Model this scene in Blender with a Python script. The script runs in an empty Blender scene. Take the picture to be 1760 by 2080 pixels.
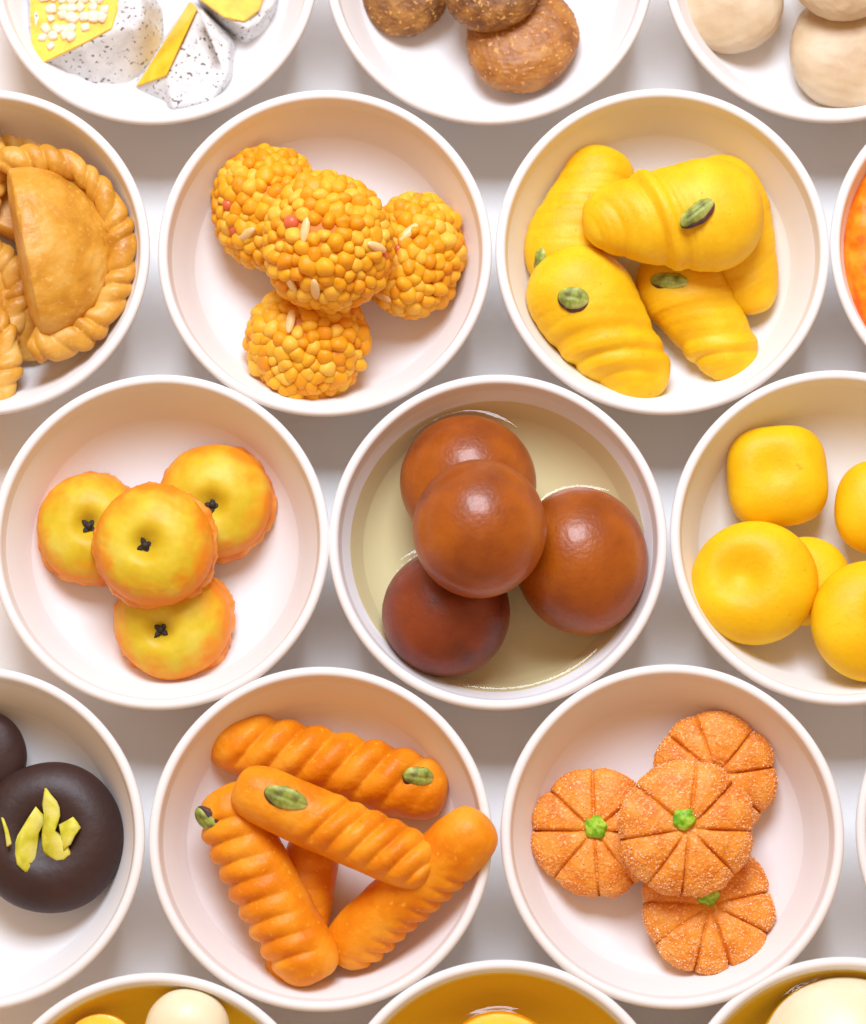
import bpy, bmesh, math
import numpy as np
from mathutils import Vector, Matrix, Euler

sc = bpy.context.scene
COL = sc.collection
rng = np.random.default_rng(7)

# ------------------------------------------------------------------ camera, world, lamps, exposure
S = 0.11 / 690.0            # metres per photo pixel in the plane of the bowl rims
RIM_Z = 0.0325              # rim height above the table
FLOOR_Z = 0.0032            # inside floor of a bowl
TILT = math.radians(8.5)    # camera leans this far off straight-down
FPX = 6340.0                # focal length in photo pixels
DIST = FPX * S
cam_d = bpy.data.cameras.new('camera')
cam = bpy.data.objects.new('camera', cam_d); COL.objects.link(cam)
cam.location = (0, -DIST * math.sin(TILT), RIM_Z + DIST * math.cos(TILT))
cam.rotation_euler = (TILT, 0, 0)
cam_d.sensor_fit = 'HORIZONTAL'; cam_d.sensor_width = 36.0
cam_d.lens = FPX / 1760.0 * 36.0
cam_d.clip_start = 0.05; cam_d.clip_end = 50
cam_d.dof.use_dof = True
cam_d.dof.focus_distance = DIST + 0.002
cam_d.dof.aperture_fstop = 9.0
sc.camera = cam

w = bpy.data.worlds.new('World'); sc.world = w; w.use_nodes = True
bg = w.node_tree.nodes['Background']
bg.inputs[0].default_value = (1.0, 0.61, 0.33, 1); bg.inputs[1].default_value = 0.66

def area(name, loc, target, size, energy, col):
    d = bpy.data.lights.new(name, 'AREA'); d.shape = 'RECTANGLE'
    d.size, d.size_y = size; d.energy = energy; d.color = col
    o = bpy.data.objects.new(name, d); COL.objects.link(o)
    o.location = loc
    o.rotation_euler = (Vector(target) - Vector(loc)).to_track_quat('-Z', 'Y').to_euler()
    return o
area('window_light', (-0.04, 0.74, 1.10), (0, 0.0, 0), (0.64, 0.54), 20.6, (0.88, 0.98, 1.13))

sc.view_settings.view_transform = 'Standard'
sc.view_settings.look = 'None'
sc.view_settings.exposure = 0.0
sc.view_settings.gamma = 1.0
sc.view_settings.use_curve_mapping = False
sc.cycles.max_bounces = 12; sc.cycles.diffuse_bounces = 7; sc.cycles.glossy_bounces = 4
sc.cycles.transparent_max_bounces = 12
sc.cycles.use_denoising = True

# ------------------------------------------------------------------ measuring helpers
_R = Euler((TILT, 0, 0)).to_matrix()
def ray(u, v, z):
    d = _R @ Vector(((u - 880) / FPX, -(v - 1040) / FPX, -1.0))
    k = (z - cam.location.z) / d.z
    return cam.location + d * k
def at(u, v, h):            # h: height over a bowl's inside floor, in photo pixels
    return ray(u, v, FLOOR_Z + h * S)

# ------------------------------------------------------------------ mesh helpers
_ico = {}
def ico(n):
    if n not in _ico:
        bm = bmesh.new(); bmesh.ops.create_icosphere(bm, subdivisions=n, radius=1.0)
        v = np.array([q.co[:] for q in bm.verts]); f = [[q.index for q in p.verts] for p in bm.faces]
        bm.free(); _ico[n] = (v, f)
    v, f = _ico[n]; return v.copy(), f

def wob(p, freq, seed, n=18):        # smooth pseudo noise about -1..1
    r = np.random.default_rng(seed)
    k = r.normal(size=(n, 3)) * freq; ph = r.uniform(0, 6.28, n)
    return np.sin(p @ k.T + ph).sum(1) / math.sqrt(n) * 1.0

def mesh(name, v, f, mat, smooth=True):
    v = np.asarray(v, float)
    vol = 0.0                                   # make closed shapes face outwards
    if len(f) > 4:
        tri = np.array([(q[0], q[i], q[i + 1]) for q in f for i in range(1, len(q) - 1)])
        a_, b_, c_ = v[tri[:, 0]] - v.mean(0), v[tri[:, 1]] - v.mean(0), v[tri[:, 2]] - v.mean(0)
        vol = float(np.einsum('ij,ij->i', a_, np.cross(b_, c_)).sum())
    if vol < 0: f = [list(q)[::-1] for q in f]
    m = bpy.data.meshes.new(name)
    m.from_pydata([tuple(x) for x in v], [], f)
    m.validate(); m.update()
    if smooth: m.polygons.foreach_set('use_smooth', [True] * len(m.polygons))
    if mat: m.materials.append(mat)
    return m

def obj(name, m, parent=None, loc=(0, 0, 0), rot=(0, 0, 0), scale=None):
    o = bpy.data.objects.new(name, m); COL.objects.link(o)
    o.location = loc; o.rotation_euler = rot
    if scale: o.scale = scale
    if parent: o.parent = parent
    return o

def tag(o, label, cat, group=None):
    o['label'] = label; o['category'] = cat
    if group: o['group'] = group
    return o

def thing(name, label, cat, group, centre, rot, half):
    """Empty at the base of a sweet whose body centre is at `centre` and half height `half` (px)."""
    o = bpy.data.objects.new(name, None); COL.objects.link(o)
    o.empty_display_size = 0.01
    R = Euler(rot).to_matrix()
    o.location = Vector(centre) - R @ Vector((0, 0, half * S)); o.rotation_euler = rot
    return tag(o, label, cat, group)

def grid_faces(nr, nc, closed=True):
    F = []
    for i in range(nr - 1):
        for j in range(nc if closed else nc - 1):
            k = (j + 1) % nc
            F.append([i * nc + j, i * nc + k, (i + 1) * nc + k, (i + 1) * nc + j])
    return F

def lathe(prof, n):
    prof = np.array(prof); a = np.linspace(0, 2 * math.pi, n, endpoint=False)
    v = []
    for r, z in prof:
        v += [(r * math.cos(t), r * math.sin(t), z) for t in a]
    F = grid_faces(len(prof), n)
    c0 = len(v); v.append((0, 0, prof[0][1])); c1 = len(v); v.append((0, 0, prof[-1][1]))
    b = (len(prof) - 1) * n
    for j in range(n):
        k = (j + 1) % n
        F.append([c0, k, j]); F.append([c1, b + j, b + k])
    return v, F

def loft(L, Rf, nt, nphi, disp, flat, base=0.72):
    """rounded bar along x; Rf(t) radius, disp(t,phi) factor, phi=90deg is up."""
    s = (1 - np.cos(np.linspace(0.0, math.pi, nt))) / 2
    s = 0.45 * s + 0.55 * np.linspace(0, 1, nt)
    s = s[1:-1]
    ph = np.linspace(0, 2 * math.pi, nphi, endpoint=False)
    T, P = np.meshgrid(s, ph, indexing='ij')
    r = Rf(T) * disp(T, P)
    x = (T - 0.5) * L; y = r * np.cos(P); z = r * np.sin(P) * flat
    v = np.stack([x, y, z], -1).reshape(-1, 3)
    F = [f[::-1] for f in grid_faces(len(s), nphi)]
    v = np.vstack([v, [[-L / 2, 0, 0], [L / 2, 0, 0]]])
    a, b = len(v) - 2, len(v) - 1; o = (len(s) - 1) * nphi
    for j in range(nphi):
        k = (j + 1) % nphi
        F.append([a, j, k][::1]); F.append([b, o + k, o + j])
    lim = -base * np.max(np.abs(v[:, 2]))
    v[:, 2] = np.where(v[:, 2] < lim, lim + (v[:, 2] - lim) * 0.25, v[:, 2])
    return v, F

# ------------------------------------------------------------------ materials
def M(name, cols, scale=60, rough=0.5, sss=0.0, srad=(1, .5, .25), sscale=0.002, bump=0.0, bscale=400,
      spec=0.5, coat=0.0, detail=4, lo=0.35, hi=0.65, rand=None, bdist=0.0005, speck=None):
    m = bpy.data.materials.new(name); m.use_nodes = True
    nt = m.node_tree; N, Lk = nt.nodes, nt.links
    b = N['Principled BSDF']
    tc = N.new('ShaderNodeTexCoord')
    nz = N.new('ShaderNodeTexNoise'); nz.inputs['Scale'].default_value = scale; nz.inputs['Detail'].default_value = detail
    Lk.new(tc.outputs['Object'], nz.inputs['Vector'])
    rp = N.new('ShaderNodeValToRGB')
    e = rp.color_ramp.elements
    n = len(cols)
    while len(e) < n: e.new(0.5)
    for i, c in enumerate(cols):
        e[i].position = lo + (hi - lo) * i / max(1, n - 1); e[i].color = (*c, 1)
    if rand:
        oi = N.new('ShaderNodeObjectInfo'); mx = N.new('ShaderNodeMath'); mx.operation = 'MULTIPLY_ADD'
        mx.inputs[1].default_value = rand; Lk.new(oi.outputs['Random'], mx.inputs[0])
        sb = N.new('ShaderNodeMath'); sb.operation = 'SUBTRACT'; sb.inputs[1].default_value = rand / 2
        Lk.new(nz.outputs['Fac'], sb.inputs[0]); Lk.new(sb.outputs[0], mx.inputs[2])
        Lk.new(mx.outputs[0], rp.inputs[0])
    else:
        Lk.new(nz.outputs['Fac'], rp.inputs[0])
    out = rp.outputs[0]
    if speck:               # (colour, scale, threshold, softness)
        sn = N.new('ShaderNodeTexNoise'); sn.inputs['Scale'].default_value = speck[1]; sn.inputs['Detail'].default_value = 2
        Lk.new(tc.outputs['Object'], sn.inputs['Vector'])
        mr = N.new('ShaderNodeMapRange'); mr.inputs[1].default_value = speck[2]; mr.inputs[2].default_value = speck[2] + speck[3]
        Lk.new(sn.outputs['Fac'], mr.inputs[0])
        mc = N.new('ShaderNodeMix'); mc.data_type = 'RGBA'
        Lk.new(mr.outputs[0], mc.inputs[0]); Lk.new(out, mc.inputs[6]); mc.inputs[7].default_value = (*speck[0], 1)
        out = mc.outputs[2]
    Lk.new(out, b.inputs['Base Color'])
    b.inputs['Roughness'].default_value = rough
    b.inputs['Specular IOR Level'].default_value = spec
    b.inputs['Coat Weight'].default_value = coat; b.inputs['Coat Roughness'].default_value = 0.15
    if sss:
        b.inputs['Subsurface Weight'].default_value = sss
        b.inputs['Subsurface Radius'].default_value = srad; b.inputs['Subsurface Scale'].default_value = sscale
    if bump:
        n2 = N.new('ShaderNodeTexNoise'); n2.inputs['Scale'].default_value = bscale; n2.inputs['Detail'].default_value = 3
        Lk.new(tc.outputs['Object'], n2.inputs['Vector'])
        bp = N.new('ShaderNodeBump'); bp.inputs['Strength'].default_value = bump; bp.inputs['Distance'].default_value = bdist
        Lk.new(n2.outputs['Fac'], bp.inputs['Height']); Lk.new(bp.outputs[0], b.inputs['Normal'])
    return m

def liquid(name, tint, ior=1.38, rough=0.03):
    m = bpy.data.materials.new(name); m.use_nodes = True
    nt = m.node_tree; N, Lk = nt.nodes, nt.links
    N.remove(N['Principled BSDF'])
    tr = N.new('ShaderNodeBsdfTransparent'); tr.inputs[0].default_value = (*tint, 1)
    gl = N.new('ShaderNodeBsdfGlossy'); gl.inputs['Roughness'].default_value = rough
    fr = N.new('ShaderNodeFresnel'); fr.inputs[0].default_value = ior
    mx = N.new('ShaderNodeMixShader')
    Lk.new(fr.outputs[0], mx.inputs[0]); Lk.new(tr.outputs[0], mx.inputs[1]); Lk.new(gl.outputs[0], mx.inputs[2])
    Lk.new(mx.outputs[0], N['Material Output'].inputs[0])
    return m

m_bowl = M('white_glaze', [(0.78, 0.775, 0.78), (0.80, 0.795, 0.80)], scale=25, rough=0.62, spec=0.22, bump=0.03, bscale=60)
m_table = M('table_paint', [(0.89, 0.88, 0.875), (0.91, 0.90, 0.895)], scale=9, rough=0.55, spec=0.25, bump=0.05, bscale=500)
m_core = M('laddu_core', [(0.62, 0.18, 0.006), (0.72, 0.25, 0.008)], scale=200, rough=0.5)
m_boondi = M('boondi', [(0.76, 0.29, 0.005), (0.80, 0.36, 0.008), (0.83, 0.42, 0.016), (0.86, 0.50, 0.06)], scale=250, rough=0.5, spec=0.35,
             sss=0.4, sscale=0.0025, lo=0.2, hi=0.8, rand=0.6, bump=0.4, bscale=900, coat=0.0)
m_boondi_red = M('boondi_red', [(0.66, 0.10, 0.03), (0.78, 0.18, 0.08)], scale=250, rough=0.35, sss=0.2)
m_seed = M('melon_seed', [(0.80, 0.52, 0.20), (0.86, 0.66, 0.36)], scale=300, rough=0.45)
m_mango = M('yellow_milk_fudge', [(0.80, 0.44, 0.004), (0.84, 0.51, 0.008), (0.87, 0.58, 0.025)], scale=70, rough=0.5, sss=0.3,
            srad=(1, .5, .05), sscale=0.004, bump=0.35, bscale=480, bdist=0.0005, spec=0.32, speck=((0.82, 0.38, 0.01), 420, 0.69, 0.06))
m_pist = M('pistachio', [(0.12, 0.05, 0.04), (0.19, 0.24, 0.03), (0.32, 0.39, 0.07), (0.50, 0.54, 0.20)], scale=240, rough=0.5, lo=0.30, hi=0.66,
           bump=0.4, bscale=600)
m_gulab = M('fried_milk_dough', [(0.20, 0.036, 0.001), (0.33, 0.074, 0.0015), (0.41, 0.105, 0.002)], scale=40, rough=0.40, sss=0.08,
            sscale=0.002, bump=0.45, bscale=700, spec=0.45, coat=0.22, lo=0.28, hi=0.6, detail=6)
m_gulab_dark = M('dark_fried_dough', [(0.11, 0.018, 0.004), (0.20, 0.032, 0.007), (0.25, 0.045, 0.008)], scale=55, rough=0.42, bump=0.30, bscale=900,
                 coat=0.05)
m_peda = M('yellow_peda', [(0.82, 0.47, 0.003), (0.85, 0.53, 0.005), (0.88, 0.59, 0.012)], scale=60, rough=0.5, sss=0.25, srad=(1, .6, .1),
           sscale=0.003, bump=0.3, bscale=480, bdist=0.0005, spec=0.3, speck=((0.82, 0.40, 0.01), 420, 0.70, 0.06))
m_choc = M('dark_chocolate', [(0.034, 0.0145, 0.0125), (0.048, 0.021, 0.018)], scale=60, rough=0.48, bump=0.3, bscale=350, spec=0.4)
m_flake = M('lime_nut_flake', [(0.50, 0.46, 0.02), (0.66, 0.62, 0.05), (0.75, 0.70, 0.18)], scale=150, rough=0.55, bump=0.3, bscale=500)
m_carrot = M('orange_fudge', [(0.70, 0.20, 0.003), (0.79, 0.28, 0.008), (0.84, 0.35, 0.025)], scale=70, rough=0.45, sss=0.25, srad=(1, .5, .1),
             sscale=0.003, bump=0.5, bscale=420, bdist=0.0007, spec=0.25, speck=((0.85, 0.38, 0.04), 520, 0.64, 0.10))
m_sugar = M('sugar_grain', [(0.84, 0.40, 0.14), (0.90, 0.62, 0.36)], scale=300, rough=0.3, spec=0.6, rand=0.5)
m_pump = M('sugared_orange_fudge', [(0.68, 0.18, 0.006), (0.78, 0.26, 0.014), (0.82, 0.33, 0.04)], scale=120, rough=0.55, sss=0.15,
           sscale=0.002, bump=0.6, bscale=900, speck=((0.88, 0.48, 0.17), 1100, 0.56, 0.10))
m_green = M('green_fudge', [(0.12, 0.36, 0.006), (0.28, 0.55, 0.02), (0.50, 0.72, 0.08)], scale=400, rough=0.5, sss=0.2, sscale=0.001, bump=0.5, bscale=900)
m_clove = M('clove', [(0.012, 0.006, 0.006), (0.03, 0.012, 0.012)], scale=400, rough=0.6, bump=0.4, bscale=900)
m_pastry = M('fried_pastry', [(0.50, 0.20, 0.012), (0.64, 0.31, 0.03), (0.72, 0.43, 0.10)], scale=80, rough=0.45, sss=0.06, sscale=0.001,
             bump=0.85, bscale=300, lo=0.3, hi=0.68, detail=6, speck=((0.72, 0.42, 0.10), 650, 0.60, 0.15))
m_cookie = M('brown_peda', [(0.11, 0.035, 0.007), (0.24, 0.09, 0.016), (0.40, 0.18, 0.035)], scale=150, rough=0.55, bump=0.7, bscale=600, detail=7,
             lo=0.30, hi=0.68, speck=((0.62, 0.32, 0.07), 700, 0.62, 0.06))
m_cookie_or = M('orange_brown_peda', [(0.22, 0.07, 0.010), (0.36, 0.13, 0.018), (0.46, 0.20, 0.04)], scale=120, rough=0.5, bump=0.4, bscale=520, detail=7,
                lo=0.30, hi=0.68, speck=((0.66, 0.32, 0.08), 600, 0.62, 0.05))
m_cream = M('cream_curd', [(0.54, 0.38, 0.22), (0.62, 0.48, 0.31), (0.68, 0.56, 0.40)], scale=60, rough=0.5, sss=0.2, sscale=0.003, bump=0.4, bscale=380,
            lo=0.3, hi=0.68)
m_pale = M('pale_curd_ball', [(0.82, 0.72, 0.48), (0.86, 0.78, 0.58)], scale=60, rough=0.4, sss=0.2, sscale=0.003, bump=0.15, bscale=420)
m_white = M('white_coated_curd', [(0.56, 0.55, 0.55), (0.68, 0.67, 0.665)], scale=160, rough=0.55, bump=0.5, bscale=600,
            speck=((0.12, 0.09, 0.08), 700, 0.625, 0.04))
m_fill = M('yellow_filling', [(0.80, 0.42, 0.01), (0.88, 0.54, 0.015), (0.9, 0.60, 0.05)], scale=120, rough=0.5, sss=0.15, bump=0.4, bscale=400)
m_curd = M('white_curd_cube', [(0.82, 0.68, 0.46), (0.88, 0.80, 0.66)], scale=200, rough=0.5)
m_yball = M('yellow_syrup_ball', [(0.88, 0.50, 0.02), (0.92, 0.60, 0.08)], scale=60, rough=0.35, sss=0.2, sscale=0.003, bump=0.15, bscale=300)
m_halwa = M('bright_orange_sweet', [(0.82, 0.14, 0.002), (0.92, 0.24, 0.003), (0.94, 0.34, 0.02)], scale=160, rough=0.5, spec=0.3, bump=0.3, bscale=300, coat=0.03)
m_syrup = liquid('clear_sugar_syrup', (0.99, 0.93, 0.68))
m_saffron = liquid('saffron_syrup', (0.95, 0.73, 0.07))

# baked pastry rounds: yellow in the middle, browned orange towards the edge (the bake colour itself)
def baked():
    m = M('baked_apple_pastry', [(0.60, 0.40, 0.012), (0.68, 0.52, 0.03), (0.74, 0.61, 0.09)], scale=70, rough=0.45, spec=0.3, sss=0.0,
          bump=0.25, bscale=400, lo=0.3, hi=0.7, detail=5)
    N, Lk = m.node_tree.nodes, m.node_tree.links
    b = N['Principled BSDF']; src = b.inputs['Base Color'].links[0].from_socket
    tc = next(n for n in N if n.type == 'TEX_COORD')
    sx = N.new('ShaderNodeSeparateXYZ'); Lk.new(tc.outputs['Object'], sx.inputs[0])
    def mth(op, a, bb):
        n = N.new('ShaderNodeMath'); n.operation = op
        for i, q in enumerate((a, bb)):
            if isinstance(q, float): n.inputs[i].default_value = q
            else: Lk.new(q, n.inputs[i])
        return n.outputs[0]
    rr = mth('SQRT', mth('ADD', mth('MULTIPLY', sx.outputs[0], sx.outputs[0]), mth('MULTIPLY', sx.outputs[1], sx.outputs[1])), 0.0)
    n3 = N.new('ShaderNodeTexNoise'); n3.inputs['Scale'].default_value = 110; n3.inputs['Detail'].default_value = 4
    Lk.new(tc.outputs['Object'], n3.inputs['Vector'])
    rr = mth('ADD', rr, mth('MULTIPLY', mth('SUBTRACT', n3.outputs['Fac'], 0.5), 0.017))
    mr = N.new('ShaderNodeMapRange'); mr.inputs[1].default_value = 0.0120; mr.inputs[2].default_value = 0.0188
    Lk.new(rr, mr.inputs[0])
    mx = N.new('ShaderNodeMix'); mx.data_type = 'RGBA'
    Lk.new(mr.outputs[0], mx.inputs[0]); Lk.new(src, mx.inputs[6]); mx.inputs[7].default_value = (0.78, 0.25, 0.008, 1)
    Lk.new(mx.outputs[2], b.inputs['Base Color'])
    return m
m_apple = baked()

# ------------------------------------------------------------------ table
tv = [(-1.5, -1.5, 0), (1.5, -1.5, 0), (1.5, 1.5, 0), (-1.5, 1.5, 0)]
tb = obj('table', mesh('table', tv, [[0, 1, 2, 3]], m_table)); tb['kind'] = 'structure'

# ------------------------------------------------------------------ bowls
def arc(cx, cz, r, a0, a1, n):
    return [(cx + r * math.cos(math.radians(a0 + (a1 - a0) * i / n)), cz + r * math.sin(math.radians(a0 + (a1 - a0) * i / n))) for i in range(n + 1)]
FL = FLOOR_Z / S; RZ = RIM_Z / S      # in px
prof = [(120, 8), (185, 8), (190, 5), (192, 0), (206, 0), (208, 5)]
prof += arc(206, 40, 36, -88, -20, 8)
prof += [(264, 52), (292, RZ - 90), (315, RZ - 46), (328, RZ - 20)]
prof += arc(334.0, RZ - 10, 10.5, -20, 168, 12)
DEPTH = RZ - FL - 12
def inner_r(h):                        # inside radius at height h (px) over the floor: one smooth curve
    q = np.clip(h / DEPTH, 0, 1)
    return 323.0 * (0.935 + 0.065 * q) * (1 - (1 - q) ** 2.0) ** 0.2
prof += [(float(inner_r(DEPTH * t ** 2.2)), FL + DEPTH * t ** 2.2) for t in np.linspace(0.995, 0.12, 34)]
prof += [(110, FL), (60, FL)]
bv, bf = lathe([(r * S, z * S) for r, z in prof], 160)
bowl_mesh = mesh('bowl', bv, bf, m_bowl)
BOWLS = [
    (313, -74, 'white bowl holding white and yellow speckled milk-cake wedges'),
    (994, -74, 'white bowl holding coarse brown lumpy sweets'),
    (1682, -78, 'white bowl holding plain cream coloured soft sweets'),
    (-36, 509, 'white bowl crowded with fried half-moon pastries'),
    (660, 510, 'white bowl holding four grainy orange laddu balls'),
    (1347, 507, 'white bowl holding yellow mango shaped sweets with pistachios'),
    (2028, 500, 'white bowl filled to its wall with a glossy bright orange sweet'),
    (325, 1098, 'white bowl holding four apple shaped pastries with cloves'),
    (1012, 1098, 'white bowl holding four brown fried balls in clear syrup'),
    (1707, 1089, 'white bowl holding smooth round dimpled yellow sweets'),
    (-56, 1703, 'white bowl holding dark chocolate rounds'),
    (651, 1702, 'white bowl holding ridged orange finger sweets'),
    (1367, 1697, 'white bowl holding four sugared orange pumpkin sweets'),
    (2090, 1690, 'white bowl with only a strip of rim showing, beside the pumpkin sweets bowl'),
    (310, 2335, 'white bowl of saffron syrup with a small pale ball rising to its rim'),
    (1022, 2308, 'white bowl of saffron syrup with one submerged yellow ball'),
    (1722, 2302, 'white bowl of saffron syrup with one big cream ball'),
]
for i, (u, v, lab) in enumerate(BOWLS):
    c = ray(u, v, RIM_Z)
    o = obj('bowl', bowl_mesh, loc=(c.x, c.y, 0), rot=(0, 0, i * 0.7))
    tag(o, lab, 'bowl', 'white serving bowls')
def bowl_centre(i):
    c = ray(BOWLS[i][0], BOWLS[i][1], RIM_Z); return Vector((c.x, c.y, 0))

# ------------------------------------------------------------------ generic round sweet
def disc_shape(n, r, hz, p=0.75, dimple=0.0, dw=0.35, seed=1, amp=0.02, freq=2.5, sq=0.0, fine=0.0, ffreq=14, dpos=(0, 0)):
    v, f = ico(n)
    x, y, z = v.T
    th = np.arctan2(y, x); rho = np.sqrt(x * x + y * y)
    k = 1 + amp * wob(v, freq, seed)
    if fine: k = k + fine * wob(v, ffreq, seed + 5)
    if sq: k = k * (1 + sq * np.cos(4 * th + 0.4) * rho ** 3 * -1)
    zz = np.sign(z) * np.abs(z) ** p
    X = x * r * k; Y = y * r * k; Z = zz * hz * k
    d2 = (x - dpos[0]) ** 2 + (y - dpos[1]) ** 2
    Z = Z - np.where(z > 0, dimple * hz * np.exp(-d2 / dw ** 2), 0)
    out = np.stack([X, Y, Z], 1)
    lim = -0.82 * hz
    out[:, 2] = np.where(out[:, 2] < lim, lim + (out[:, 2] - lim) * 0.3, out[:, 2])
    return out, f

def single(name, label, cat, group, v, f, mat, centre, rot, half):
    """sweet that is one mesh, origin at its base"""
    v = np.array(v); v[:, 2] += half
    o = obj(name, mesh(name, v * S, f, mat))
    R = Euler(rot).to_matrix()
    o.location = Vector(centre) - R @ Vector((0, 0, half * S)); o.rotation_euler = rot
    return tag(o, label, cat, group)

def part(name, v, f, mat, root, half, smooth=True):
    v = np.array(v, dtype=float); v[:, 2] += half
    return obj(name, mesh(name, v * S, f, mat, smooth), root)

def pistachio_mesh(seed):
    v, f = ico(4)
    x, y, z = v.T
    w_ = np.sqrt(np.clip(1 - np.abs(x) ** 1.7, 0, 1)); base = np.sqrt(np.clip(1 - x * x, 1e-6, 1))
    k = 1 + 0.07 * wob(v, 3.0, seed) + 0.03 * wob(v, 9.0, seed + 1)
    v = np.stack([x * 38, y / base * w_ * 19 * k, z / base * w_ * 14 * k], 1)
    v[:, 2] -= np.where(z > 0, 2.5 * np.exp(-(v[:, 1] / 3.0) ** 2), 0)
    return v, f
PIST = [mesh('pistachio', *(lambda a: (a[0] * S, a[1]))(pistachio_mesh(40 + i)), m_pist) for i in range(3)]
m_skin_shade = M('nut_skin_shade', [(0.045, 0.018, 0.02), (0.10, 0.04, 0.045)], scale=300, rough=0.6, bump=0.4, bscale=700)  # brown-purple nut skin, its dark colour also painting the shaded gap round the nut
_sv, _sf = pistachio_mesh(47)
SKIN_SHADE = mesh('skin_shade', _sv * np.array([1.0, 1.14, 0.80]) * S, _sf, m_skin_shade)
def pistachio(root, half, loc, rot, scale=(1, 1, 1), k=0):
    p = obj('pistachio', PIST[k % 3], root, (loc[0] * S, loc[1] * S, (loc[2] + half + 2.5) * S), rot, scale)
    obj('skin_shade', SKIN_SHADE, p, (0, (3.0 if k % 2 else -3.0) * S, -2.5 * S))  # dark rim under the kernel: skin plus painted edge shade
    return p

# ------------------------------------------------------------------ boondi laddus
v, f = ico(3); boondi_m = [mesh('boondi', v * (1 + 0.13 * wob(v, 2, s)[:, None]) * S, f, m_boondi) for s in range(6)]
red_m = mesh('red_boondi', v * S, f, m_boondi_red)
v, f = ico(3)
seed_m = mesh('melon_seed', v * np.array([17, 7.5, 5.5]) * S, f, m_seed)
def laddu(u, vv, h, rad, label, rot, n, seed, seeds=(), reds=()):
    hz = rad[2]
    t = thing('laddu', label, 'laddu', 'boondi laddus', at(u, vv, h), rot, hz)
    cv, cf = ico(4)
    part('core', cv * (np.array(rad) - 12) * (1 + 0.045 * wob(cv, 1.5, seed * 7))[:, None], cf, m_core, t, hz)
    r = np.random.default_rng(seed)
    pts = []
    i = np.arange(n) + 0.5
    phi = np.arccos(1 - 2 * i / n); th = math.pi * (1 + 5 ** 0.5) * i
    P = np.stack([np.cos(th) * np.sin(phi), np.sin(th) * np.sin(phi), np.cos(phi)], 1)
    P += r.normal(size=P.shape) * 0.035
    # relax so that beads sit apart
    for _ in range(14):
        P /= np.linalg.norm(P, axis=1)[:, None]
        D = P[:, None] - P[None]; d = np.linalg.norm(D, axis=2) + np.eye(n)
        push = np.clip(3.5 / math.sqrt(n) - d, 0, None)
        P = P + 0.25 * (D / d[..., None] * push[..., None]).sum(1)
    P /= np.linalg.norm(P, axis=1)[:, None]
    P = P[P[:, 2] > -0.62]
    spec = [np.array(s[:3]) / np.linalg.norm(s[:3]) for s in seeds]
    rd = [np.array(s) / np.linalg.norm(s) for s in reds]
    for q in P:
        if any(np.linalg.norm(q - s) < 0.07 for s in spec): continue
        isred = any(np.linalg.norm(q - s) < 0.10 for s in rd)
        s = (15.0 if isred else 18.2) * r.uniform(0.78, 1.18)
        k = (np.array(rad) - 13 + r.uniform(-4.5, 2.0)) * (1 + 0.045 * float(wob(q[None], 1.5, seed * 7)[0]))
        p = q * k
        obj('boondi', red_m if isred else boondi_m[r.integers(6)], t, (p[0] * S, p[1] * S, (p[2] + hz) * S),
            tuple(r.uniform(0, 6.28, 3)), (s, s * r.uniform(0.9, 1.1), s * r.uniform(0.9, 1.1)))
    for s, q in zip(seeds, spec):
        p = q * (np.array(rad) - 3)
        e = Vector(q).to_track_quat('Z', 'Y').to_matrix() @ Matrix.Rotation(s[3], 3, 'Z')
        obj('melon_seed', seed_m, t, (p[0] * S, p[1] * S, (p[2] + hz) * S), e.to_euler(), (1.65, 1.3, 1.3))
LG = 'boondi laddus'
laddu(548, 425, 95, (117, 132, 95), 'grainy orange laddu leaning on the bowl wall behind the top laddu', (0, 0, 0.2), 248, 1,
      seeds=[(-0.5, -0.45, 0.7, 1.2)], reds=[(-0.7, -0.3, 0.5), (-0.2, -0.85, 0.4), (-.75, .1, .5)])
laddu(838, 520, 95, (103, 134, 95), 'grainy orange laddu with a red bead, opposite the one leaning on the wall', (0, 0, -0.15), 240, 2,
      seeds=[(-0.1, 0.2, 0.9, 0.5), (-.5, -.75, .4, .3)], reds=[(0.2, 0.75, 0.55), (-0.4, -0.05, 0.9)])
laddu(622, 692, 92, (128, 122, 92), 'grainy orange laddu shaded by the top laddu, one seed upright', (0, 0, 0.5), 250, 3,
      seeds=[(-0.1, 0.28, 0.9, 0.6)], reds=[])
laddu(674, 492, 218, (134, 142, 104), 'grainy orange laddu resting on top of the other three', (0.12, 0.05, 0), 275, 4,
      seeds=[(-0.42, 0.10, 0.9, 0.1), (0.68, -0.12, 0.7, 1.5), (-0.25, -0.72, 0.6, 1.9), (-.6, -.62, .4, -.6)],
      reds=[(0.40, -0.12, 0.85), (-0.62, 0.28, 0.75), (.92, -.2, .35)])

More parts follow.
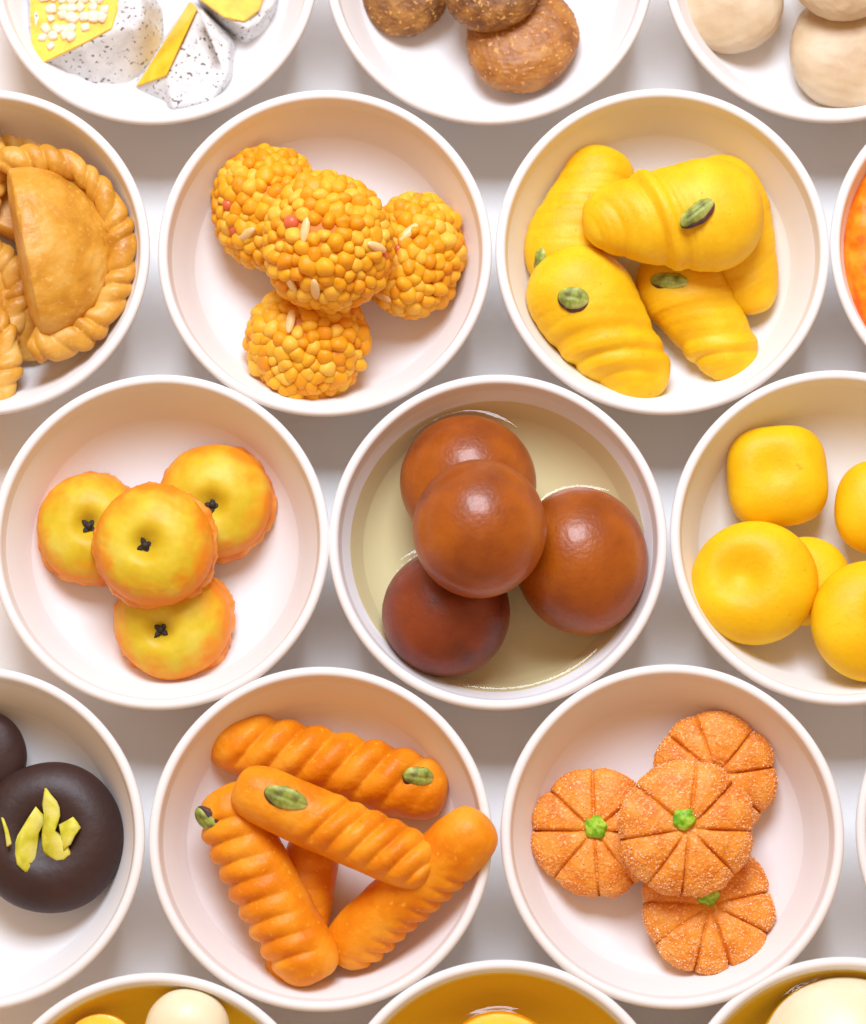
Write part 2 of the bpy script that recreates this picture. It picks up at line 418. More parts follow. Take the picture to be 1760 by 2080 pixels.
# ------------------------------------------------------------------ yellow mango shaped sweets
def tapered(R0, R1, e0=2.2, e1=2.6):
    def f_(t):
        base = R0 + (R1 - R0) * np.clip((t - 0.36) / 0.60, 0, 1) ** 1.15
        cap = np.where(t < 0.34, np.clip(1 - (1 - t / 0.34) ** e0, 0, 1) ** (1 / e0), 1.0)
        c2 = np.where(t > 0.80, np.clip(1 - ((t - 0.80) / 0.2) ** e1, 0, 1) ** (1 / e1), 1.0)
        return base * cap * c2
    return f_
def mango(a, b, h, R0, R1, label, nr=5, amp=0.06, start=0.34, skew=0.06, roll=0.0, pitch=0.0, pist=None, flat=0.74, seed=0, k=0):
    A, B = at(*a, h), at(*b, h)
    d = B - A; L = d.length / S
    yaw = math.atan2(d.y, d.x)
    def disp(T, P):
        q = (T + skew * np.cos(P) - start) / (1 - start)
        qq = q + 0.05 * np.sin(q * 9 + seed * 2) + 0.03 * np.sin(P * 2 + seed)
        saw = (qq * nr) % 1.0
        fold = np.sin(math.pi * np.clip(saw, 0, 1) ** 1.25) ** 0.8 * (0.75 + 0.4 * np.sin(np.floor(qq * nr) * 2.4 + seed))
        rid = (fold - 0.5) * np.clip(q * 3.0, 0, 1) * np.clip((1 - T) * 7, 0, 1)
        up = 0.35 + 0.65 * np.clip(np.sin(P) + 0.35, 0, 1)
        pp = np.stack([T * 6, np.cos(P), np.sin(P)], -1).reshape(-1, 3)
        fn = np.where(q > -0.2, np.abs(np.sin(math.pi * qq * nr * 3.3)) ** 0.5 - 0.6, 0) * np.clip((q + 0.2) * 3, 0, 1) * np.clip((1 - T) * 6, 0, 1)
        return 1 + (amp * rid + 0.026 * fn) * up + 0.022 * wob(pp, 1.6, 11 + seed).reshape(T.shape)
    hz = max(R0, R1) * flat * 0.9
    vv, ff = loft(L, tapered(R0, R1), 120, 72, disp, flat, base=0.75)
    t = thing('mango_sweet', label, 'sweet', 'yellow mango shaped sweets', (A + B) / 2, (roll, pitch, yaw), hz)
    part('body', vv, ff, m_mango, t, hz)
    if pist:
        pistachio(t, hz, pist[:3], pist[3], pist[4] if len(pist) > 4 else (1, 1, 1), k)
mango((1128, 598), (1240, 302), 74, 98, 68, 'yellow mango sweet leaning on the wall, darker pistachio near its edge', nr=3, seed=1, roll=0.05,
      pist=(-108, 56, 40, (-0.9, 0.0, 0.15), (0.95, .9, .9)), amp=0.05, k=1)
mango((1445, 318), (1542, 636), 68, 88, 50, 'yellow mango sweet mostly hidden, its bare tip showing beside the topmost one', nr=5, seed=2, amp=0.04)
mango((1330, 505), (1512, 764), 64, 92, 58, 'yellow mango sweet half under the topmost one, its pistachio in shadow', nr=4, seed=3, amp=0.14, roll=0.05,
      pist=(-82, -22, 60, (0.2, -0.2, 0.85), (1.05, .95, 1)), skew=-0.08)
mango((1112, 522), (1335, 806), 98, 111, 62, 'yellow mango sweet with deep folds and a round pistachio against the rim', nr=3.8, seed=4, amp=0.17, skew=-0.12,
      pitch=0.12, pist=(-82, -24, 76, (0.1, -0.12, 0.75), (0.85, 1.25, 1)), k=2)
mango((1552, 430), (1183, 448), 174, 121, 62, 'topmost yellow mango sweet lying across the others, long green pistachio', nr=4.2, seed=5, amp=0.15, skew=0.09,
      pist=(-40, 18, 92, (0.0, 0.0, 0.62 + math.pi), (1.12, 1.0, 1)))

# ------------------------------------------------------------------ apple shaped pastries with cloves
def clove_mesh():
    vs, fs = [], []
    n = 16
    ang = np.linspace(0, 2 * math.pi, n, endpoint=False)
    rad = 6.0 + 11.5 * np.abs(np.cos(2 * ang)) ** 3.0
    for z, k in ((-6, 0.6), (1.5, 1.0), (4.5, 0.75)):
        vs += [(rad[i] * k * math.cos(ang[i]), rad[i] * k * math.sin(ang[i]), z) for i in range(n)]
    fs += grid_faces(3, n); fs.append(list(range(2 * n, 3 * n))); fs.append(list(range(n))[::-1])
    o = len(vs)
    v, f = ico(2)
    vs += [tuple(q) for q in v * np.array([5.5, 5.5, 5]) + np.array([0, 0, 6])]
    fs += [[i + o for i in q] for q in f]
    return np.array(vs), fs
cv_, cf_ = clove_mesh(); clove_m = mesh('clove', cv_ * S, cf_, m_clove, smooth=False)
def apple(u, v, h, r, label, rot, seed, crot, off=(0, 0)):
    hz = r * 0.60
    t = thing('apple_pastry', label, 'pastry', 'apple shaped pastries', at(u, v, h), rot, hz)
    vv, ff = disc_shape(6, r, hz, p=0.92, dimple=0.42, dw=0.23, seed=seed, amp=0.018, fine=0.004, dpos=off)
    part('body', vv, ff, m_apple, t, hz)
    # baked skirt round the foot
    n = 120; a = np.linspace(0, 2 * math.pi, n, endpoint=False); r_ = np.random.default_rng(seed)
    edge = 1.0 + 0.022 * np.sin(a * 5 + seed) + 0.012 * np.sin(a * 17 + seed * 2) + r_.normal(size=n) * 0.009
    rows = []
    for k, z in ((0.93, -0.66), (1.02, -0.56), (1.055, -0.42), (1.02, -0.28), (0.93, -0.22)):
        rows += [(r * k * edge[i] * math.cos(a[i]), r * k * edge[i] * math.sin(a[i]), z * hz) for i in range(n)]
    part('crust', rows, grid_faces(5, n), m_crust, t, hz)
    obj('clove', clove_m, t, (off[0] * r * S, off[1] * r * S, (hz * 0.64 + hz) * S), (0.12, 0.1, crot), (1.32, 1.32, 1.0))
m_crust = M('baked_crust', [(0.72, 0.19, 0.01), (0.80, 0.28, 0.03), (0.86, 0.42, 0.10)], scale=160, rough=0.4, bump=0.6, bscale=500)
apple(184, 1073, 68, 113, 'apple pastry beside the topmost one, clove like a sharp black star, orange cap edge', (0.05, 0.02, 0.3), 21, 0.6)
apple(437, 1020, 70, 118, 'apple pastry with the brownest rim, near the bowl wall behind the topmost', (0.0, -0.08, 1.4), 22, 0.1, (-0.08, 0.0))
apple(350, 1262, 68, 121, 'apple pastry under the topmost one, its clove in shadow', (-0.10, 0.0, 2.2), 23, 0.3, (-0.06, 0.20))
apple(313, 1108, 172, 123, 'topmost apple pastry resting on the other three', (0.06, -0.02, 0.0), 24, 0.45, (-0.10, -0.03))

# ------------------------------------------------------------------ brown fried balls in syrup
def ball(name, u, v, h, r, label, cat, group, mat, seed, rot=(0, 0, 0), sq=(1, 1, 1), amp=0.02, fine=0.002, freq=1.7):
    vv, ff = ico(5)
    k = 1 + amp * wob(vv, freq, seed) + fine * wob(vv, 22, seed + 3)
    vv = vv * k[:, None] * r * np.array(sq)
    hz = r * sq[2]
    lim = -0.9 * hz
    vv[:, 2] = np.where(vv[:, 2] < lim, lim + (vv[:, 2] - lim) * 0.4, vv[:, 2])
    return single(name, label, cat, group, vv, ff, mat, at(u, v, h), rot, hz)
GG = 'brown fried balls in syrup'
GUL = [(952, 980, 128, 140), (1183, 1138, 134, 143), (908, 1246, 120, 132)]
ball('gulab_jamun', *GUL[0], 'brown fried ball behind the topmost one, half out of the syrup', 'fried ball', GG, m_gulab, 31, sq=(1, 1, .94))
ball('gulab_jamun', *GUL[1], 'big brown fried ball pressed against the bowl wall, shiny crown', 'fried ball', GG, m_gulab, 32, sq=(.95, 1.05, .94))
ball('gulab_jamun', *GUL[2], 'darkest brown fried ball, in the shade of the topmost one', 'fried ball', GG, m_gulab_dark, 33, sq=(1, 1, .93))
ball('gulab_jamun', 975, 1075, 305, 131, 'topmost brown fried ball resting on the other three', 'fried ball', GG, m_gulab, 34, sq=(1, 1.05, .96))

def syrup(idx, level, mat, label, balls, name='syrup'):
    c = bowl_centre(idx)
    R = float(inner_r(level)) - 1.2
    nr, nc = 60, 160
    V = []
    a = np.linspace(0, 2 * math.pi, nc, endpoint=False)
    B = []
    for (u, v, h, r) in balls:
        p = at(u, v, h); B.append((p.x - c.x, p.y - c.y, math.sqrt(max(1.0, r * r - (level - h) ** 2)) * S))
    for i in range(nr):
        rr = R * (0.02 + 0.98 * (i / (nr - 1)) ** 0.8)
        for t in a:
            x, y = rr * math.cos(t) * S, rr * math.sin(t) * S
            z = 7 * math.exp(-(R - rr) / 6)
            for bx, by, br in B:
                d = abs(math.hypot(x - bx, y - by) - br) / S
                z = max(z, 9 * math.exp(-d / 7))
            V.append((x, y, (level + z) * S))
    F = [q[::-1] for q in grid_faces(nr, nc)]
    F.append(list(range(nc)))
    o = obj(name, mesh(name, V, F, mat), loc=(c.x, c.y, FLOOR_Z))
    # lower skin of the liquid, just above the bowl
    return tag(o, label, 'syrup')
syrup(8, 108, m_syrup, 'clear pale golden syrup round the brown fried balls', GUL)

# ------------------------------------------------------------------ dimpled yellow sweets
PG = 'dimpled yellow sweets'
def peda(u, v, h, r, label, rot, seed, dimple, dw, dpos, sq=0.0, k=0.62):
    vv, ff = disc_shape(5, r, r * k, p=0.88, dimple=dimple, dw=dw, seed=seed, amp=0.022, sq=sq, freq=1.4, dpos=dpos)
    return single('yellow_peda', label, 'sweet', PG, vv, ff, m_peda, at(u, v, h), rot, r * k)
peda(1580, 968, 82, 112, 'squarish yellow sweet with a broad shallow dent, against the bowl wall', (0.12, 0.05, 0.2), 41, 0.30, 0.42, (-0.1, 0.15), sq=0.055)
peda(1640, 1180, 68, 92, 'yellow sweet almost hidden beneath its neighbours', (0, 0, 0), 42, 0.1, 0.3, (0, 0))
peda(1795, 1032, 84, 104, 'smooth undented yellow sweet on the far side of the squarish one', (0, 0.1, 0), 43, 0.1, 0.4, (0, 0), sq=0.03)
peda(1534, 1186, 118, 127, 'big round yellow sweet with a deep thumb dent', (0.05, -0.05, 0), 44, 0.46, 0.40, (-0.22, 0.10))
peda(1772, 1262, 132, 124, 'big yellow sweet with a dent at its side, lying on the hidden one', (0.03, 0.1, 0), 45, 0.38, 0.32, (0.20, 0.1))

# ------------------------------------------------------------------ chocolates
def poly_prism(pts, th, bev=0.22):
    """pts counter-clockwise in px; rounded slab of thickness th"""
    p = np.array(pts, float); c = p.mean(0)
    q = [(c + (p - c) * (1 - bev), 0.0), (p, th * 0.35), (p, th * 0.6), (c + (p - c) * (1 - bev), th)]
    V = []; n = len(p)
    for pp, z in q: V += [(a, b, z) for a, b in pp]
    F = grid_faces(4, n); F.append(list(range(3 * n, 4 * n))); F.append(list(range(n))[::-1])
    return np.array(V), F
def choc(u, v, h, r, label, seed, dimple, rot=(0, 0, 0), flakes=()):
    hz = r * 0.46
    t = thing('chocolate_sweet', label, 'chocolate', 'dark chocolate rounds', at(u, v, h), rot, hz)
    vv, ff = disc_shape(6, r, hz, p=0.9, dimple=dimple, dw=0.40, seed=seed, amp=0.012, dpos=(-0.02, 0.02))
    part('body', vv, ff, m_choc, t, hz)
    zx = [(7, 1340)]
    for j, (pts, lift, tilt) in enumerate(flakes):
        P = [((x / 2.81) - u, -((y / 2.81 + 1340) - v)) for x, y in pts]
        area2 = sum(P[i][0] * P[(i + 1) % len(P)][1] - P[(i + 1) % len(P)][0] * P[i][1] for i in range(len(P)))
        if area2 < 0: P = P[::-1]
        c = np.mean(P, 0)
        # subdivide outline and roughen it
        Q = []
        for i in range(len(P)):
            a, b = np.array(P[i]), np.array(P[(i + 1) % len(P)])
            for s in (0, 0.5): Q.append(a + (b - a) * s + rng.normal(size=2) * 0.9)
        Q = (np.array(Q) - c) * 1.22
        V, F = poly_prism(Q, 9, 0.14)
        V[:, 2] += 6 * wob(V / 24, 1.6, 60 + j)
        V *= S
        obj('nut_flake', mesh('nut_flake', V, F, m_flake), t, (c[0] * S, c[1] * S, (hz * 2 - dimple * hz + lift) * S), tilt)
choc(-40, 1537, 70, 96, 'small dark chocolate round behind the one with nut flakes', 51, 0.05)
FLK = [([(120, 1050), (150, 980), (215, 880), (265, 930), (230, 1000), (215, 1150), (180, 1190), (130, 1150)], 20, (0.1, 0.22, 0)),
       ([(280, 770), (345, 840), (355, 910), (330, 980), (385, 1020), (410, 1100), (345, 1145), (270, 1080), (265, 1000), (285, 930), (270, 850)], 15, (0.08, -0.15, 0)),
       ([(360, 960), (430, 925), (470, 970), (430, 1050), (390, 1080)], 30, (0.0, -0.3, 0)),
       ([(36, 925), (52, 930), (88, 1045), (68, 1062)], 38, (0, 0.1, 0))]
choc(100, 1700, 88, 153, 'big dark chocolate round topped with lime yellow nut flakes', 52, 0.60, flakes=FLK)

# ------------------------------------------------------------------ ridged orange fingers
def finger(a, b, h, R, label, nr, amp, mask_c, mask_w, t0=0.0, t1=1.0, skew=0.05, bend=0.0, roll=0.0, pitch=0.0, flat=0.92, seed=0, pist=None, k=0, taper=0.0):
    A, B = at(*a, h), at(*b, h)
    d = B - A; L = d.length / S; yaw = math.atan2(d.y, d.x)
    Rf = lambda t: R * (1 - taper * t) * np.clip(1 - np.abs(2 * t - 1) ** 7.0, 0, 1) ** (1 / 2.8)
    def disp(T, P):
        q = (T + skew * np.cos(P) - t0) / (t1 - t0)
        lobe = np.abs(np.sin(math.pi * nr * q)) ** 0.75 - 0.65
        m = np.exp(-((np.mod(P - mask_c + math.pi, 2 * math.pi) - math.pi) / mask_w) ** 4)
        ends = np.clip(q * 9, 0, 1) * np.clip((1 - q) * 9, 0, 1)
        pp = np.stack([T * 6, np.cos(P), np.sin(P)], -1).reshape(-1, 3)
        return 1 + amp * lobe * m * ends + 0.02 * wob(pp, 1.5, 70 + seed).reshape(T.shape) + 0.012 * wob(pp, 4.5, 73 + seed).reshape(T.shape) + 0.005 * wob(pp, 11, 71 + seed).reshape(T.shape)
    hz = R * flat * 0.95
    V, F = loft(L, Rf, 150, 72, disp, flat, base=0.8)
    V[:, 1] += bend * (1 - (2 * V[:, 0] / L) ** 2)
    t = thing('finger_sweet', label, 'sweet', 'ridged orange finger sweets', (A + B) / 2, (roll, pitch, yaw), hz)
    part('body', V, F, m_carrot, t, hz)
    if pist: pistachio(t, hz, pist[0], pist[1], pist[2], k)
UP = math.pi / 2
finger((430, 1502), (908, 1618), 62, 66, 'longest ridged orange finger, wide and deeply ridged, along the bowl wall', 7.0, 0.30, UP - 0.35, 1.25, 0.05, 0.93, skew=-0.065, bend=8, seed=1,
       pist=((183, 22, 56), (0.2, 0.3, 0.15), (0.85, 1.15, 1.1)), taper=-0.06)
finger((642, 1690), (585, 2012), 56, 58, 'orange finger mostly hidden beneath the steeply slanting one', 8, 0.05, UP, 1.3, seed=2)
finger((448, 1600), (652, 1992), 120, 70, 'steeply slanting ridged orange finger with a pistachio at its far end', 9, 0.2, UP + 1.0, 1.35, 0.05, 0.95, skew=-0.03, seed=3, bend=-12,
       pist=((-172, -52, 34), (0.7, 0.2, 0.25), (0.85, 1.05, 1)), k=1, pitch=0.05)
finger((668, 1955), (998, 1660), 136, 62, 'orange finger smooth above and scalloped along one lower edge, resting on the rim', 10, 0.2, UP + 1.55, 0.9, 0.0, 0.75, seed=4, pitch=-0.36, taper=-0.05)
finger((478, 1592), (880, 1770), 190, 62, 'topmost ridged orange finger with a large split pistachio', 7, 0.26, UP - 0.30, 1.25, 0.36, 1.05, skew=-0.06, seed=5,
       pist=((-108, 14, 56), (0.25, 0.05, 0.05), (1.2, 1.2, 1)), k=2, flat=0.9)

# ------------------------------------------------------------------ sugared pumpkin sweets
grain_rng = np.random.default_rng(99)
def pumpkin(u, v, h, r, label, rot, seed, nseg, off=(0, 0), tw=0.0, sugar=1500):
    hz = r * 0.42
    V, F = ico(7)
    x, y, z = V.T
    th = np.arctan2(y, x); rho = np.sqrt(x * x + y * y)
    jit = np.random.default_rng(seed).normal(size=nseg) * 0.11
    edges = np.arange(nseg) * 2 * math.pi / nseg + jit + tw
    da = np.min(np.abs((th[:, None] - edges[None] + math.pi) % (2 * math.pi) - math.pi), axis=1)
    arc_ = rho * da
    gr = np.exp(-(arc_ / 0.019) ** 2) * np.clip(0.75 + 0.5 * wob(V, 2.5, seed + 7), 0.15, 1)
    lob = np.exp(-(da / 0.16) ** 2) * rho ** 3
    k = 1 + 0.02 * wob(V, 2, seed) + 0.010 * wob(V, 12, seed + 1) + 0.006 * wob(V, 35, seed + 2)
    X = x * r * k * (1 - 0.04 * lob); Y = y * r * k * (1 - 0.04 * lob)
    zz = np.sign(z) * np.abs(z) ** 0.8
    Z = zz * hz * k
    top = z > -0.15
    pil = 0.19 * hz * np.clip(da * nseg / math.pi, 0, 1) ** 0.5 * rho        # pillowed segments
    Z = Z + np.where(top, pil - hz * 0.26 * gr * np.clip((rho - 0.10) * 4, 0, 1) - hz * 0.22 * np.exp(-(rho / 0.2) ** 2), 0)
    X = X - np.where(top, 0.035 * r * gr * x * np.clip(rho * 2 - 1, 0, 1), 0)
    Y = Y - np.where(top, 0.035 * r * gr * y * np.clip(rho * 2 - 1, 0, 1), 0)
    P = np.stack([X, Y, Z], 1)
    t = thing('pumpkin_sweet', label, 'sweet', 'sugared pumpkin sweets', at(u, v, h), rot, hz)
    part('body', P, F, m_pump, t, hz)
    # sugar grains
    cand = np.where((z > -0.35) & (gr < 0.35) & (rho > 0.12))[0]
    pick = grain_rng.choice(cand, sugar, replace=False)
    gv, gf = [], []
    cube = np.array([(-1, -1, -1), (1, -1, -1), (1, 1, -1), (-1, 1, -1), (-1, -1, 1), (1, -1, 1), (1, 1, 1), (-1, 1, 1)], float)
    cf = [[0, 3, 2, 1], [4, 5, 6, 7], [0, 1, 5, 4], [1, 2, 6, 5], [2, 3, 7, 6], [3, 0, 4, 7]]
    for i in pick:
        e = Euler(tuple(grain_rng.uniform(0, 3, 3))).to_matrix()
        s = grain_rng.uniform(0.6, 1.35)
        o = len(gv)
        gv += [tuple(np.array(e @ Vector(c * s)) + P[i] + V[i] * 0.4) for c in cube]
        gf += [[q + o for q in w_] for w_ in cf]
    g = part('sugar_grains', gv, gf, m_sugar, t, hz, smooth=False); g['kind'] = 'stuff'
    # green stalk star
    sv, sf = ico(4)
    a = np.arctan2(sv[:, 1], sv[:, 0])
    kk = 1 + 0.09 * np.cos(5 * a + seed) * np.sqrt(sv[:, 0] ** 2 + sv[:, 1] ** 2) + 0.07 * wob(sv, 4, seed)
    sv = sv * kk[:, None] * np.array([23, 23, 16]) + np.array([off[0], off[1], hz * 0.86])
    part('stalk_knob', sv, sf, m_green, t, hz)
pumpkin(1452, 1574, 60, 127, 'sugared pumpkin sweet at the wall, its stalk hidden by the topmost one', (0.10, 0.0, 0), 61, 8, off=(-22, -28), tw=0.2)
pumpkin(1210, 1691, 62, 134, 'sugared pumpkin sweet with bright green stalk lying beside the topmost one', (0.0, -0.10, 0), 62, 8, off=(4, 8), tw=0.08)
pumpkin(1436, 1843, 58, 137, 'sugared pumpkin sweet under the topmost one, stalk in deep shade', (-0.06, 0.02, 0), 63, 9, off=(-2, 22), tw=0.15)
pumpkin(1395, 1683, 158, 138, 'topmost sugared pumpkin sweet with bright green stalk, resting on three others', (0.06, 0.02, 0), 64, 8, off=(-10, 20), tw=0.02, sugar=2000)

# ------------------------------------------------------------------ half-moon pastries
def rope(R, a0, a1, seed, twists):
    n, m = 260, 28
    r_ = np.random.default_rng(seed)
    T = np.linspace(0, 1, n); P = np.linspace(0, 2 * math.pi, m, endpoint=False)
    V = []
    for t in T:
        a = math.radians(a0 + (a1 - a0) * t)
        end = min(1.0, (math.sin(math.pi * min(1, max(0, t))) * 9) ** 0.5)
        rad = 23.5 * end * (1 + 0.08 * math.sin(t * 17 + seed) + 0.05 * math.sin(t * 41)) * (1.18 - 0.3 * t)
        rr = R * 1.0 + 20 + 4 * math.sin(t * 11 + seed)
        for p in P:
            tw = t + 0.012 * math.sin(t * 37 + seed)
            lobe = abs(math.sin(math.pi * twists * tw + p * 1.0)) ** 0.7
            k = rad * (0.76 + 0.34 * lobe)
            x = (rr + 1.25 * k * math.cos(p)); z = 0.9 * k * math.sin(p)
            V.append((x * math.cos(a), x * math.sin(a), z + 2))
    F = [q[::-1] for q in grid_faces(n, m)]
    F.append(list(range(m))); F.append(list(range((n - 1) * m, n * m))[::-1])
    V = np.array(V)
    V = V + np.stack([wob(V / 25, 1.3, seed), wob(V / 25, 1.3, seed + 1), wob(V / 25, 1.3, seed + 2)], 1) * 1.3
    return V, F
def gujiya(u, v_, h, R, label, rot, seed, npl=16, thick=62, a0=-98, a1=96):
    hz = thick * 0.8
    t = thing('half_moon_pastry', label, 'pastry', 'fried half-moon pastries', at(u, v_, h), rot, hz)
    V, F = ico(6)
    x, y, z = V.T
    k = 1 + 0.03 * wob(V, 2.2, seed) + 0.010 * wob(V, 7, seed + 1) + 0.004 * wob(V, 24, seed + 2)
    X = np.where(x > 0, x * R * 0.98, x * R * (0.13 + 0.03 * wob(V, 1.8, seed + 6))) * k
    Y = y * R * 1.0 * k
    prof_ = np.clip(1 - np.clip(x, 0, 1) ** 2 * 0.5, 0, 1)
    Z = np.sign(z) * np.abs(z) ** 0.98 * thick * prof_ * k
    Z = np.where(Z < 0, Z * 0.8, Z)
    part('shell', np.stack([X, Y, Z], 1), F, m_pastry, t, hz)
    if npl:
        rv, rf = rope(R, a0, a1, seed, npl)
        part('braided_edge', rv, rf, m_pastry, t, hz)
gujiya(58, 596, 36, 150, 'half-moon pastry lying flat underneath, only a plain strip of shell showing', (0.0, 0.0, math.radians(-80)), 84, npl=0, thick=40)
gujiya(8, 462, 42, 172, 'half-moon pastry tucked behind, its top edge peeking by the bowl wall', (0.0, 0, math.radians(66)), 85, npl=13, thick=45)
gujiya(-104, 604, 62, 122, 'half-moon pastry leaning in from the side, braid end under the front one', (0.0, 0, math.radians(-32)), 82, npl=13, thick=50)
gujiya(-122, 735, 90, 118, 'half-moon pastry showing only its rounded braid, lying over the plain strip of shell', (0.0, 0, 0), 83, npl=12, thick=55)
gujiya(-130, 340, 110, 102, 'half-moon pastry behind the big braided one, only a sliver of braid showing', (0, 0, 0), 86, npl=11, thick=50)
gujiya(55, 512, 150, 178, 'big golden half-moon pastry on top with a rope-braided edge', (0.04, 0.10, math.radians(12)), 81, npl=16, thick=108, a0=-101, a1=99)

# ------------------------------------------------------------------ coarse brown sweets
CG = 'coarse brown sweets'
def cookie(u, v, h, r, label, rot, seed, mat, k=0.45, sx=1.0, dimple=0.0):
    vv, ff = disc_shape(6, r, r * k, p=0.7, dimple=dimple, dw=0.6, seed=seed, amp=0.035, freq=1.8, fine=0.008, ffreq=9)
    vv = vv + ico(6)[0] * (0.9 * wob(ico(6)[0], 30, seed + 9))[:, None]
    vv[:, 0] *= sx
    return single('brown_sweet', label, 'sweet', CG, vv, ff, mat, at(u, v, h), rot, r * k)
cookie(822, -12, 50, 92, 'small dark brown coarse sweet with a cracked surface, lowest of its bowl', (0.05, -0.1, 0.4), 91, m_cookie)
cookie(1062, 82, 62, 118, 'orange brown egg shaped coarse sweet lying half under the crusted one', (-0.12, 0.15, 0.9), 92, m_cookie_or, sx=1.06)
cookie(1002, -38, 128, 106, 'crusted brown coarse sweet lying on top of the other two', (0.05, 0.0, 1.3), 93, m_cookie, dimple=0.18)

# ------------------------------------------------------------------ cream soft sweets
CR = 'cream coloured soft sweets'
def cream(u, v, h, r, label, rot, seed, k=0.5):
    vv, ff = disc_shape(6, r, r * k, p=0.75, seed=seed, amp=0.025, freq=1.7, fine=0.006, ffreq=12)
    return single('cream_sweet', label, 'sweet', CR, vv, ff, m_cream, at(u, v, h), rot, r * k)
cream(1484, 0, 70, 117, 'round cream sweet leaning against the bowl rim', (0.0, -0.15, 0), 101)
cream(1737, 100, 70, 138, 'widest cream sweet, partly covered by the one above', (-0.08, 0, 0), 102)
cream(1712, -75, 160, 122, 'cream sweet lying on top of its neighbours', (0.05, 0, 0.5), 103)

# ------------------------------------------------------------------ white and yellow wedges
def wedge(label, outline, top, h0, h1, fill_poly, fill_h, cubes, seed, lift=(-10, 3.5), fmat=m_fill):
    """outline: foot polygon in photo px at height h0; top: polygon at h1 (same count)."""
    cen = np.mean(outline, 0)
    base = at(cen[0], cen[1], h0)
    t = bpy.data.objects.new('milk_cake_wedge', None); COL.objects.link(t); t.location = base; t.empty_display_size = 0.01
    tag(t, label, 'milk cake', 'white and yellow milk-cake wedges')
    def loc(p, h): q = at(p[0], p[1], h) - base; return (q.x, q.y, q.z)
    bm = bmesh.new()
    rings = []
    n = len(outline)
    for k, hh in ((0, h0), (1, h1)):
        rings.append([bm.verts.new(loc(p, hh)) for p in (outline, top)[k]])
    for i in range(n):
        j = (i + 1) % n
        bm.faces.new([rings[0][i], rings[0][j], rings[1][j], rings[1][i]])
    bm.faces.new(rings[1]); bm.faces.new(rings[0][::-1])
    bmesh.ops.recalc_face_normals(bm, faces=bm.faces)
    bmesh.ops.bevel(bm, geom=bm.edges[:], offset=11 * S, segments=4, affect='EDGES', profile=0.6)
    bmesh.ops.triangulate(bm, faces=bm.faces[:])
    bmesh.ops.subdivide_edges(bm, edges=[e for e in bm.edges if e.calc_length() > 14 * S], cuts=3, use_grid_fill=True)
    P = np.array([q.co[:] for q in bm.verts]) / S
    d = wob(P / 40, 1.2, seed) * 2.2 + wob(P / 9, 1.2, seed + 1) * 0.7
    bm.normal_update()
    for q, k in zip(bm.verts, d): q.co += q.normal * float(k) * S
    m = bpy.data.meshes.new('body'); bm.to_mesh(m); bm.free(); m.materials.append(m_white)
    m.polygons.foreach_set('use_smooth', [True] * len(m.polygons))
    obj('coating', m, t)
    # yellow cut face: a thin slab standing proud of the coating
    FV, n2 = [], len(fill_poly)
    for dz in lift:
        FV += [loc(p[:2], p[2] + dz) for p in fill_poly]
    FV = np.array(FV)
    F = [[i, (i + 1) % n2, n2 + (i + 1) % n2, n2 + i] for i in range(n2)] + [list(range(n2, 2 * n2)), list(range(n2))[::-1]]
    bm = bmesh.new()
    vv = [bm.verts.new(q) for q in FV]
    for q in F: bm.faces.new([vv[i] for i in q])
    bmesh.ops.recalc_face_normals(bm, faces=bm.faces)
    bmesh.ops.bevel(bm, geom=bm.edges[:], offset=2.5 * S, segments=2, affect='EDGES')
    m = bpy.data.meshes.new('filling'); bm.to_mesh(m); bm.free(); m.materials.append(fmat)
    fl = obj('filling', m, t)
    r_ = np.random.default_rng(seed)
    for (x, y, hh) in cubes:
        s = r_.uniform(8.5, 12.5)
        cv, cf = ico(2)
        cv = np.sign(cv) * np.abs(cv) ** 0.55 * np.array([s, s * r_.uniform(.8, 1.2), s * .7]) * (1 + .1 * wob(cv, 2, int(x)))[:, None]
        obj('curd_bit', mesh('curd_bit', cv * S, cf, m_curd), fl, loc((x, y), hh + 3), (r_.uniform(-.3, .3), r_.uniform(-.3, .3), r_.uniform(0, 3)))
w1 = [(66, -40), (62, 60), (72, 140), (130, 178), (196, 204), (262, 178), (312, 135), (338, 82), (334, 20), (300, -40)]
w1t = [(66, -40), (62, 50), (74, 134), (120, 112), (180, 88), (236, 62), (268, 60), (290, 40), (292, 0), (262, -40)]
cubes = []
g = np.random.default_rng(5)
for gy in np.arange(-20, 110, 19.0):
    for gx in np.arange(88, 215, 20.0):
        x, y = gx + g.normal() * 4, gy + g.normal() * 3
        if y < 108 - (x - 85) * 0.56 and x > 86: cubes.append((x, y, 112))
wedge('largest milk-cake wedge, yellow face studded with white bits', w1, w1t, 6, 112,
      [(62, -38, 112), (61, 50, 112), (71, 136, 112), (120, 113, 112), (180, 84, 112), (228, 58, 112), (240, 20, 112), (238, -38, 112)], 112, cubes, 111)
w2 = [(262, 182), (342, 234), (442, 224), (476, 150), (480, 88), (408, 8), (384, -4)]
w2t = [(342, 152), (350, 222), (432, 206), (464, 150), (468, 95), (414, 24), (404, 16)]
wedge('white speckled milk-cake wedge showing one narrow plain yellow side', w2, w2t, 6, 92,
      [(276, 176, 20), (338, 154, 90), (402, 16, 90), (386, 2, 20)], 60, [], 112, lift=(-12, 10))
w3 = [(395, -60), (400, 6), (452, 60), (500, 90), (540, 74), (572, 20), (578, -60), (480, -80)]
w3t = [(410, -60), (412, -4), (455, 34), (500, 62), (530, 48), (556, 12), (560, -50), (480, -70)]
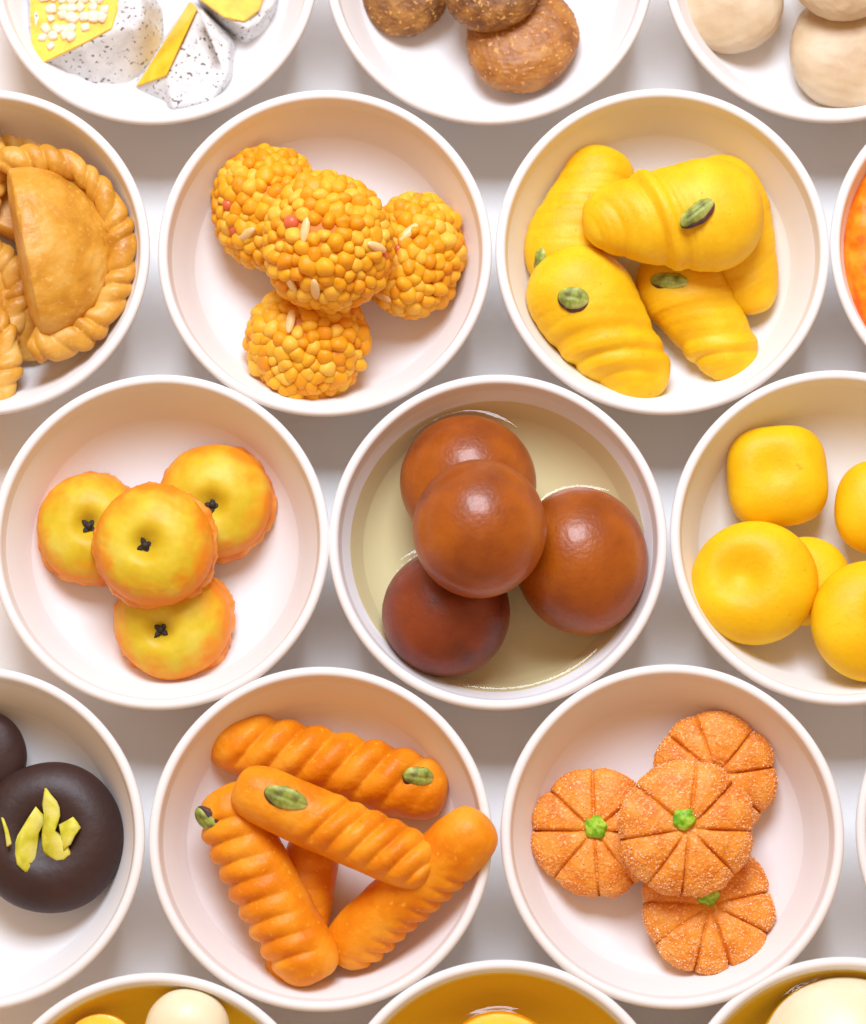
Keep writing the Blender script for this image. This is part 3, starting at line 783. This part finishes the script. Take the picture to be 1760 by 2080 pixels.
wedge('milk-cake wedge with smooth deep yellow face, farthest along the rim', w3, w3t, 6, 84,
      [(404, -50, 86), (404, -2, 86), (456, 36, 86), (496, 44, 86), (526, 22, 86), (542, -20, 86), (540, -50, 86)], 86, [], 113)

# ------------------------------------------------------------------ saffron syrup bowls and the orange one
ball('curd_ball', 380, 2092, 150, 84, 'small pale cream ball rising to the rim of its syrup bowl', 'curd ball', 'curd balls in saffron syrup', m_pale, 121, sq=(1, 1, .8))
ball('yellow_ball', 205, 2140, 128, 78, 'yellow ball low in syrup beside the small pale ball', 'curd ball', 'curd balls in saffron syrup', m_yball, 122, sq=(1, 1, .8))
ball('yellow_ball', 1015, 2185, 118, 128, 'big yellow ball almost under its syrup, alone in the bowl', 'curd ball', 'curd balls in saffron syrup', m_yball, 123, sq=(1, 1, .75))
ball('curd_ball', 1728, 2170, 130, 185, 'very big smooth cream ball in saffron syrup', 'curd ball', 'curd balls in saffron syrup', m_pale, 124, sq=(1, 1, .72))
syrup(14, 142, m_saffron, 'golden saffron syrup round the small pale ball', [(380, 2092, 150, 84)])
syrup(15, 142, m_saffron, 'golden saffron syrup over the single yellow ball', [(1015, 2185, 118, 128)])
syrup(16, 142, m_saffron, 'golden saffron syrup round the very big cream ball', [(1728, 2170, 130, 185)])

hp = [(20, 3)] + [(float(inner_r(z)) - 1.5, z + 1.5) for z in (1, 4, 10, 22, 40, 60, 85, 105, 125)] + [(300, 150), (280, 160), (240, 167), (180, 171), (110, 174), (40, 175)]
dense = []
for (ra, za), (rb, zb) in zip(hp[:-1], hp[1:]):
    dense += [(ra + (rb - ra) * k / 5, za + (zb - za) * k / 5) for k in range(5)]
hv, hf = lathe(dense + [hp[-1]], 160)
hv = np.array(hv); up = np.clip((hv[:, 2] - 125) / 30, 0, 1)
hv[:, 2] += up * (7 * wob(hv / 30, 1.2, 5) + 4 * wob(hv / 12, 1.2, 6))
c = bowl_centre(6)
o = obj('orange_sweet', mesh('orange_sweet', hv * S, hf, m_halwa), loc=(c.x, c.y, FLOOR_Z))
tag(o, 'glossy bright orange sweet filling its bowl to the wall', 'sweet')
